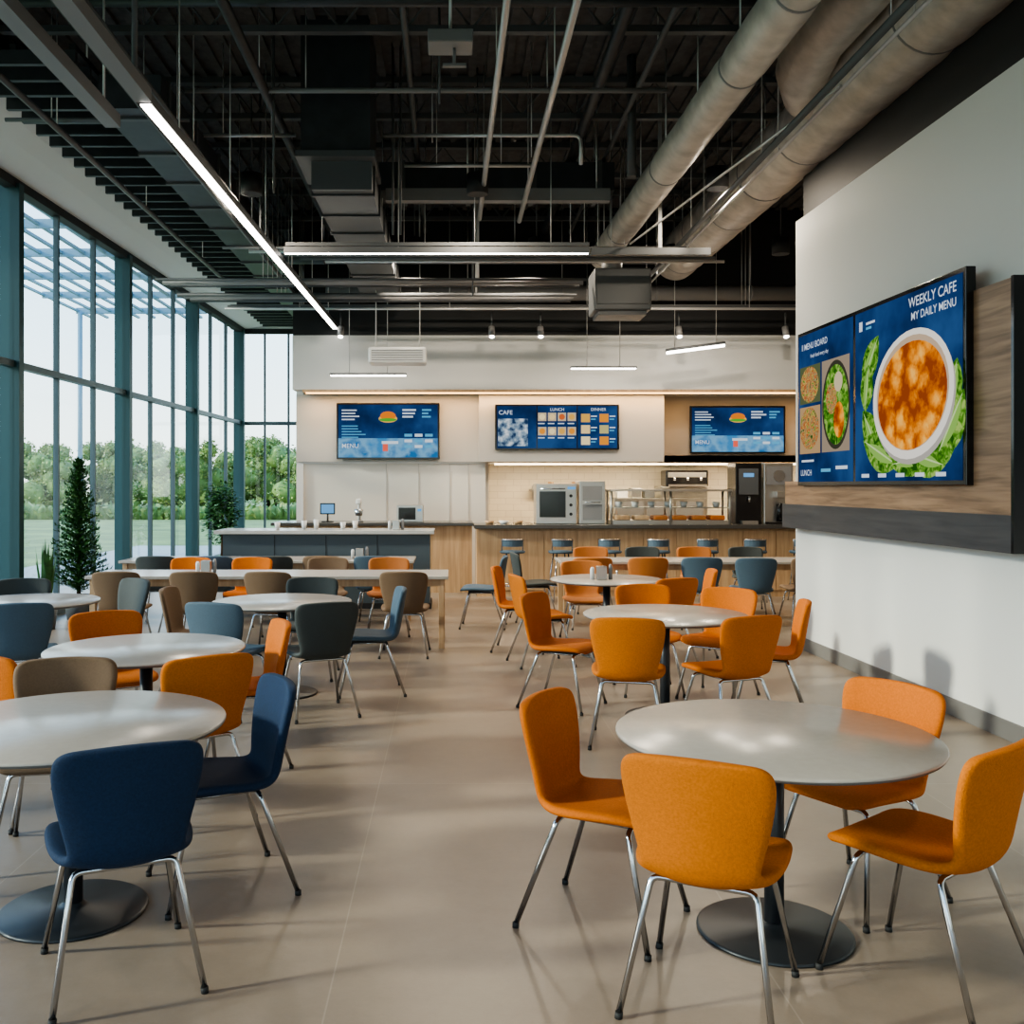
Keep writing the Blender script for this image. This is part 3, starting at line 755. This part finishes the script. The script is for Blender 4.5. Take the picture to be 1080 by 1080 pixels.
for (x, z, m, r) in [(-3.6, 4.95, 'dgrey', .03), (-2.5, 4.75, 'dgrey', .025), (-2.35, 4.8, 'dgrey', .02), (-.4, 5.7, 'dgrey', .03), (-1.75, 5.4, 'duct_blk', .05), (1.5, 5.72, 'duct_blk', .06), (3.0, 4.72, 'galv', .015), (2.85, 4.68, 'dgrey', .03), (1.9, 5.7, 'dgrey', .03)]:
    pipe([(x, 5.0, z), (x, 15.5, z)], r, m)
pipe([(3.0, 7.5, 4.75), (2.1, 11.4, 4.5)], .012, 'galv', hang=False)
for (x, y, z0) in [(-2.2, 11.3, 4.4), (-.6, 10.2, 4.3), (-.52, 10.2, 4.3), (.3, 13, 4.2), (1.95, 10.5, 5.0), (-.1, 9.0, 5.2), (-1.7, 9.4, 4.5)]:
    pipe([(x, y, z0), (x, y, DZ)], .012 if x < 1.9 else .05, 'dgrey', 'drop_rod', hang=False)
b = MB(); b.box(-.17, .17, 7.3, 7.55, 5.0, 5.10, 'mgrey', .01); b.tube([(.03, 7.42, 5.0), (.03, 7.42, 4.88)], .012, 'mgrey'); b.box(-.06, .12, 7.4, 7.44, 4.86, 4.88, 'mgrey'); b.tube([(0, 7.42, 5.1), (0, 7.42, DZ)], .012, 'galv', 6); b.obj('ceiling_sensor')

def linear_light(name, p0, p1, w=.06, h=.07, hangers=3, m='lampw'):
    b = MB(); p0 = Vector(p0); p1 = Vector(p1); d = p1-p0; L = d.length; a = math.atan2(d.y, d.x)
    b.box(0, L, -w/2, w/2, 0, h, 'dgrey'); b.box(.01, L-.01, -w/2+.008, w/2-.008, -.012, 0, m)
    for k in range(hangers):
        x = L*(k+.5)/hangers; b.tube([(x, 0, h), (x, 0, DZ-p0.z)], .006, 'galv', 6)
    return b.obj(name, p0, a)
linear_light('linear_pendant_light', (-2.07, 6.62, 4.27), (-1.90, 16.1, 4.27), w=.085, hangers=6)
linear_light('linear_pendant_light', (-1.92, 11.27, 4.36), (1.6, 11.27, 4.36), w=.04, hangers=4)
b = MB(); b.box(1.62, 3.0, 11.25, 11.31, 4.34, 4.42, 'dgrey'); b.box(-1.9, 1.6, 11.24, 11.31, 4.44, 4.48, 'dgrey'); b.box(2.4, 2.44, 11.26, 11.3, 4.4, DZ, 'galv'); b.obj('light_track')
b = MB(); b.box(-2.13, -2.02, 3.0, 6.6, 4.27, 4.36, 'mgrey'); b.tube([(-2.07, 6.4, 4.36), (-2.07, 6.4, DZ)], .02, 'dgrey'); b.tube([(-2.07, 4.4, 4.36), (-2.07, 4.4, DZ)], .01, 'galv'); b.obj('light_track')
b = MB(); b.box(-2.72, -2.60, 3.0, 7.7, 4.5, 4.6, 'mgrey'); b.tube([(-2.66, 7.5, 4.6), (-2.66, 7.5, DZ)], .01, 'galv'); b.tube([(-2.66, 5, 4.6), (-2.66, 5, DZ)], .01, 'galv'); b.obj('light_track')
linear_light('linear_lamp', (-1.92, 15.6, 3.44), (-.70, 15.6, 3.42), w=.12, h=.03, hangers=2)
linear_light('linear_lamp', (1.92, 15.6, 3.55), (2.97, 15.6, 3.55), w=.12, h=.03, hangers=2)
p0, p1 = Vector((3.42, 15.5, 3.80)), Vector((4.36, 15.5, 3.92))
b = MB(); d = p1-p0; b.tube([(0, 0, .02), tuple(d+Vector((0, 0, .02)))], .03, 'dgrey', 8); b.tube([(.01, 0, -.012), tuple(d+Vector((-.01, 0, -.012)))], .028, 'lampw', 8)
for q in (.15, .85): b.tube([tuple(d*q), (d.x*q, 0, DZ-3.80)], .006, 'galv', 6)
b.obj('linear_lamp', p0)
b = MB(); b.box(0, .86, 0, .4, 0, .24, 'white', .03)
for k in range(5): b.box(.05, .81, -.006, 0, .04+.035*k, .052+.035*k, 'mgrey')
b.tube([(.1, .2, .24), (.1, .2, 2.8)], .008, 'galv'); b.tube([(.76, .2, .24), (.76, .2, 2.8)], .008, 'galv')
b.obj('hanging_projector', (-1.22, 14.5, 3.50))
for (x, y, z) in [(.66, 15.6, 4.08), (1.44, 15.6, 4.08), (3.65, 15.6, 4.08), (5.35, 15.6, 4.08), (-1.75, 15.6, 4.08)]:
    b = MB(); b.tube([(0, 0, .12), (0, 0, .36)], .012, 'dgrey'); b.tube([(0, .02, .13), (0, -.05, -.03)], .05, 'mgrey', 14); b.tube([(0, -.05, -.03), (0, -.053, -.036)], .04, 'lampw', 14)
    b.obj('track_spotlight', (x, y, z))

for (x, y) in [(-2.9, 2.0), (0.0, 1.2), (2.7, 1.6), (1.2, 13.6), (2.9, 10.6), (-2.2, 10.8), (-.5, 13.6), (3.2, 14.0), (4.6, 13.6), (.3, 10.8)]:  # added fill lights that brighten the interior, in made-up can housings
    b = MB(); b.lathe([(.10, 0), (.12, 0), (.12, .22), (.02, .24)], 'black', seg=20); b.tube([(0, 0, .24), (0, 0, DZ-4.9)], .008, 'dgrey', 6)
    o = b.obj('fill_can_light', (x, y, 4.9))
    ld = bpy.data.lights.new('fill_can_lamp', 'AREA'); ld.shape = 'DISK'; ld.size = .19; ld.energy = 20 if y < 10 else 62; ld.color = (1, .86, .68)
    lo = bpy.data.objects.new('fill_can_lamp', ld); COL.objects.link(lo); lo.parent = o; lo.location = (0, 0, -.01)

# ------------------------------------------------------------ outside
b = MB(); b.box(-120, 60, -60, 160, -.35, -.2, 'grass'); b.obj('lawn_ground')
b = MB(); b.box(-9.6, -6.25, -20, 30, -.2, -.17, 'pave'); b.obj('paved_path')
def tree_mesh(h, r):
    b = MB(); b.tube([(0, 0, -.3), (.1, 0, h*.35), (0, .1, h*.6)], [r*.09, r*.07, r*.03], 'bark', 8)
    C = []
    for k in range(16):
        a = random.uniform(0, 6.28); q = random.uniform(.0, .75)*r; z = h*random.uniform(.22, .85); s_ = r*random.uniform(.28, .5)*(1.1-.5*(z/h))
        C.append((q*math.cos(a), q*math.sin(a), z, s_))
        b.blob((q*math.cos(a), q*math.sin(a), z), (s_*.85,)*3, 'leaf2', 2, .2)
    for k in range(2800):
        x, y, z, s_ = random.choice(C); u = random.uniform(-1, 1); a = random.uniform(0, 6.283); q = math.sqrt(1-u*u); rr = s_*random.uniform(.8, 1.25)
        P = Vector((x+rr*q*math.cos(a), y+rr*q*math.sin(a), z+rr*u)); 
        d = Vector((random.uniform(-1, 1), random.uniform(-1, 1), random.uniform(-1, 1))).normalized()*.13; e_ = d.cross(Vector((random.uniform(-1, 1), .3, 1))).normalized()*.08
        b.poly([P-d, P+e_, P+d, P-e_], 'leaf3' if random.random() < .5 else 'leaf2')
    return b.mesh('deciduous_tree')
TM = [tree_mesh(5.2, 2.6), tree_mesh(4.4, 2.4), tree_mesh(6.0, 2.6)]
for k in range(60):
    inst('deciduous_tree', random.choice(TM), -62+1.25*k+random.uniform(-.6, .6), 70+random.uniform(-5, 5), random.uniform(0, 6), sc=random.uniform(.75, 1.05))
for k in range(24):
    inst('deciduous_tree', random.choice(TM), -50+random.uniform(-3, 3), -15+3.2*k, random.uniform(0, 6), sc=random.uniform(.8, 1.05))
b = MB()
for k in range(1800):
    x = random.uniform(-50, 12); y = 54+random.uniform(-.8, .8); z = random.uniform(-.2, .9+.25*math.sin(x*1.7)+.15*math.sin(x*4.1))
    P = Vector((x, y, z)); d = Vector((random.uniform(-1, 1), random.uniform(-1, 1), random.uniform(-1, 1))).normalized()*.22; e_ = d.cross(Vector((random.uniform(-1, 1), .3, 1))).normalized()*.15
    b.poly([P-d, P+e_, P+d, P-e_], 'leaf3' if k % 2 else 'leaf2')
for k in range(150): b.blob((-50+.41*k, 54, .1), (.4, .5, .55), 'leaf2', 1, .2)
b.obj('hedge')
b = MB()
for k in range(14): b.box(-9.2, -6.0, -2+2.0*k, -1.95+2.0*k, 5.9, 6.05, 'blu')
for k in range(9): b.box(-9.2+.4*k, -9.14+.4*k, -3, 25, 5.95, 6.0, 'blu')
for k in range(5): b.tube([(-9.1, 0+6*k, -.17), (-9.1, 0+6*k, 5.95)], .06, 'blu', 12)
b.obj('exterior_canopy')

# ------------------------------------------------------------ world, sun, portals
wd = bpy.data.worlds.new('world'); S.world = wd; wd.use_nodes = True
n = wd.node_tree.nodes; l = wd.node_tree.links; n.clear()
out = n.new('ShaderNodeOutputWorld'); bg = n.new('ShaderNodeBackground'); bg.inputs['Strength'].default_value = 3.3
tc = n.new('ShaderNodeTexCoord'); sp = n.new('ShaderNodeSeparateXYZ'); r = n.new('ShaderNodeValToRGB')
r.color_ramp.elements[0].position = 0.0; r.color_ramp.elements[0].color = (1.0, .95, .86, 1)
r.color_ramp.elements[1].position = .5; r.color_ramp.elements[1].color = (.36, .60, .98, 1)
e = r.color_ramp.elements.new(.14); e.color = (.78, .89, .98, 1)
l.new(tc.outputs['Generated'], sp.inputs[0]); l.new(sp.outputs['Z'], r.inputs['Fac']); l.new(r.outputs['Color'], bg.inputs['Color']); l.new(bg.outputs[0], out.inputs['Surface'])
sd = bpy.data.lights.new('sun', 'SUN'); sd.energy = 6.0; sd.angle = math.radians(5); sd.color = (1, .86, .68)
so = bpy.data.objects.new('sun', sd); COL.objects.link(so); so.location = (-20, 5, 10)
so.rotation_euler = Vector((1, .22, -.40)).to_track_quat('-Z', 'Y').to_euler()
area('window_portal', (-5.25, 9.0, 2.65), 5.2, 26, 1, rot=(0, -math.pi/2, LA), portal=True)
area('window_portal', (-.9, -3.8, 1.75), 9.4, 3.3, 1, rot=(math.pi/2, 0, 0), portal=True)

# ------------------------------------------------------------ camera
cd = bpy.data.cameras.new('camera'); co = bpy.data.objects.new('camera', cd); COL.objects.link(co)
co.location = (0, 0, 1.68); co.rotation_euler = (math.pi/2, 0, 0)
cd.sensor_width = 36; cd.lens = 36*1030/1080
cd.shift_x = (540-475)/1080; cd.shift_y = -(540-512)/1080
cd.clip_end = 400
S.camera = co
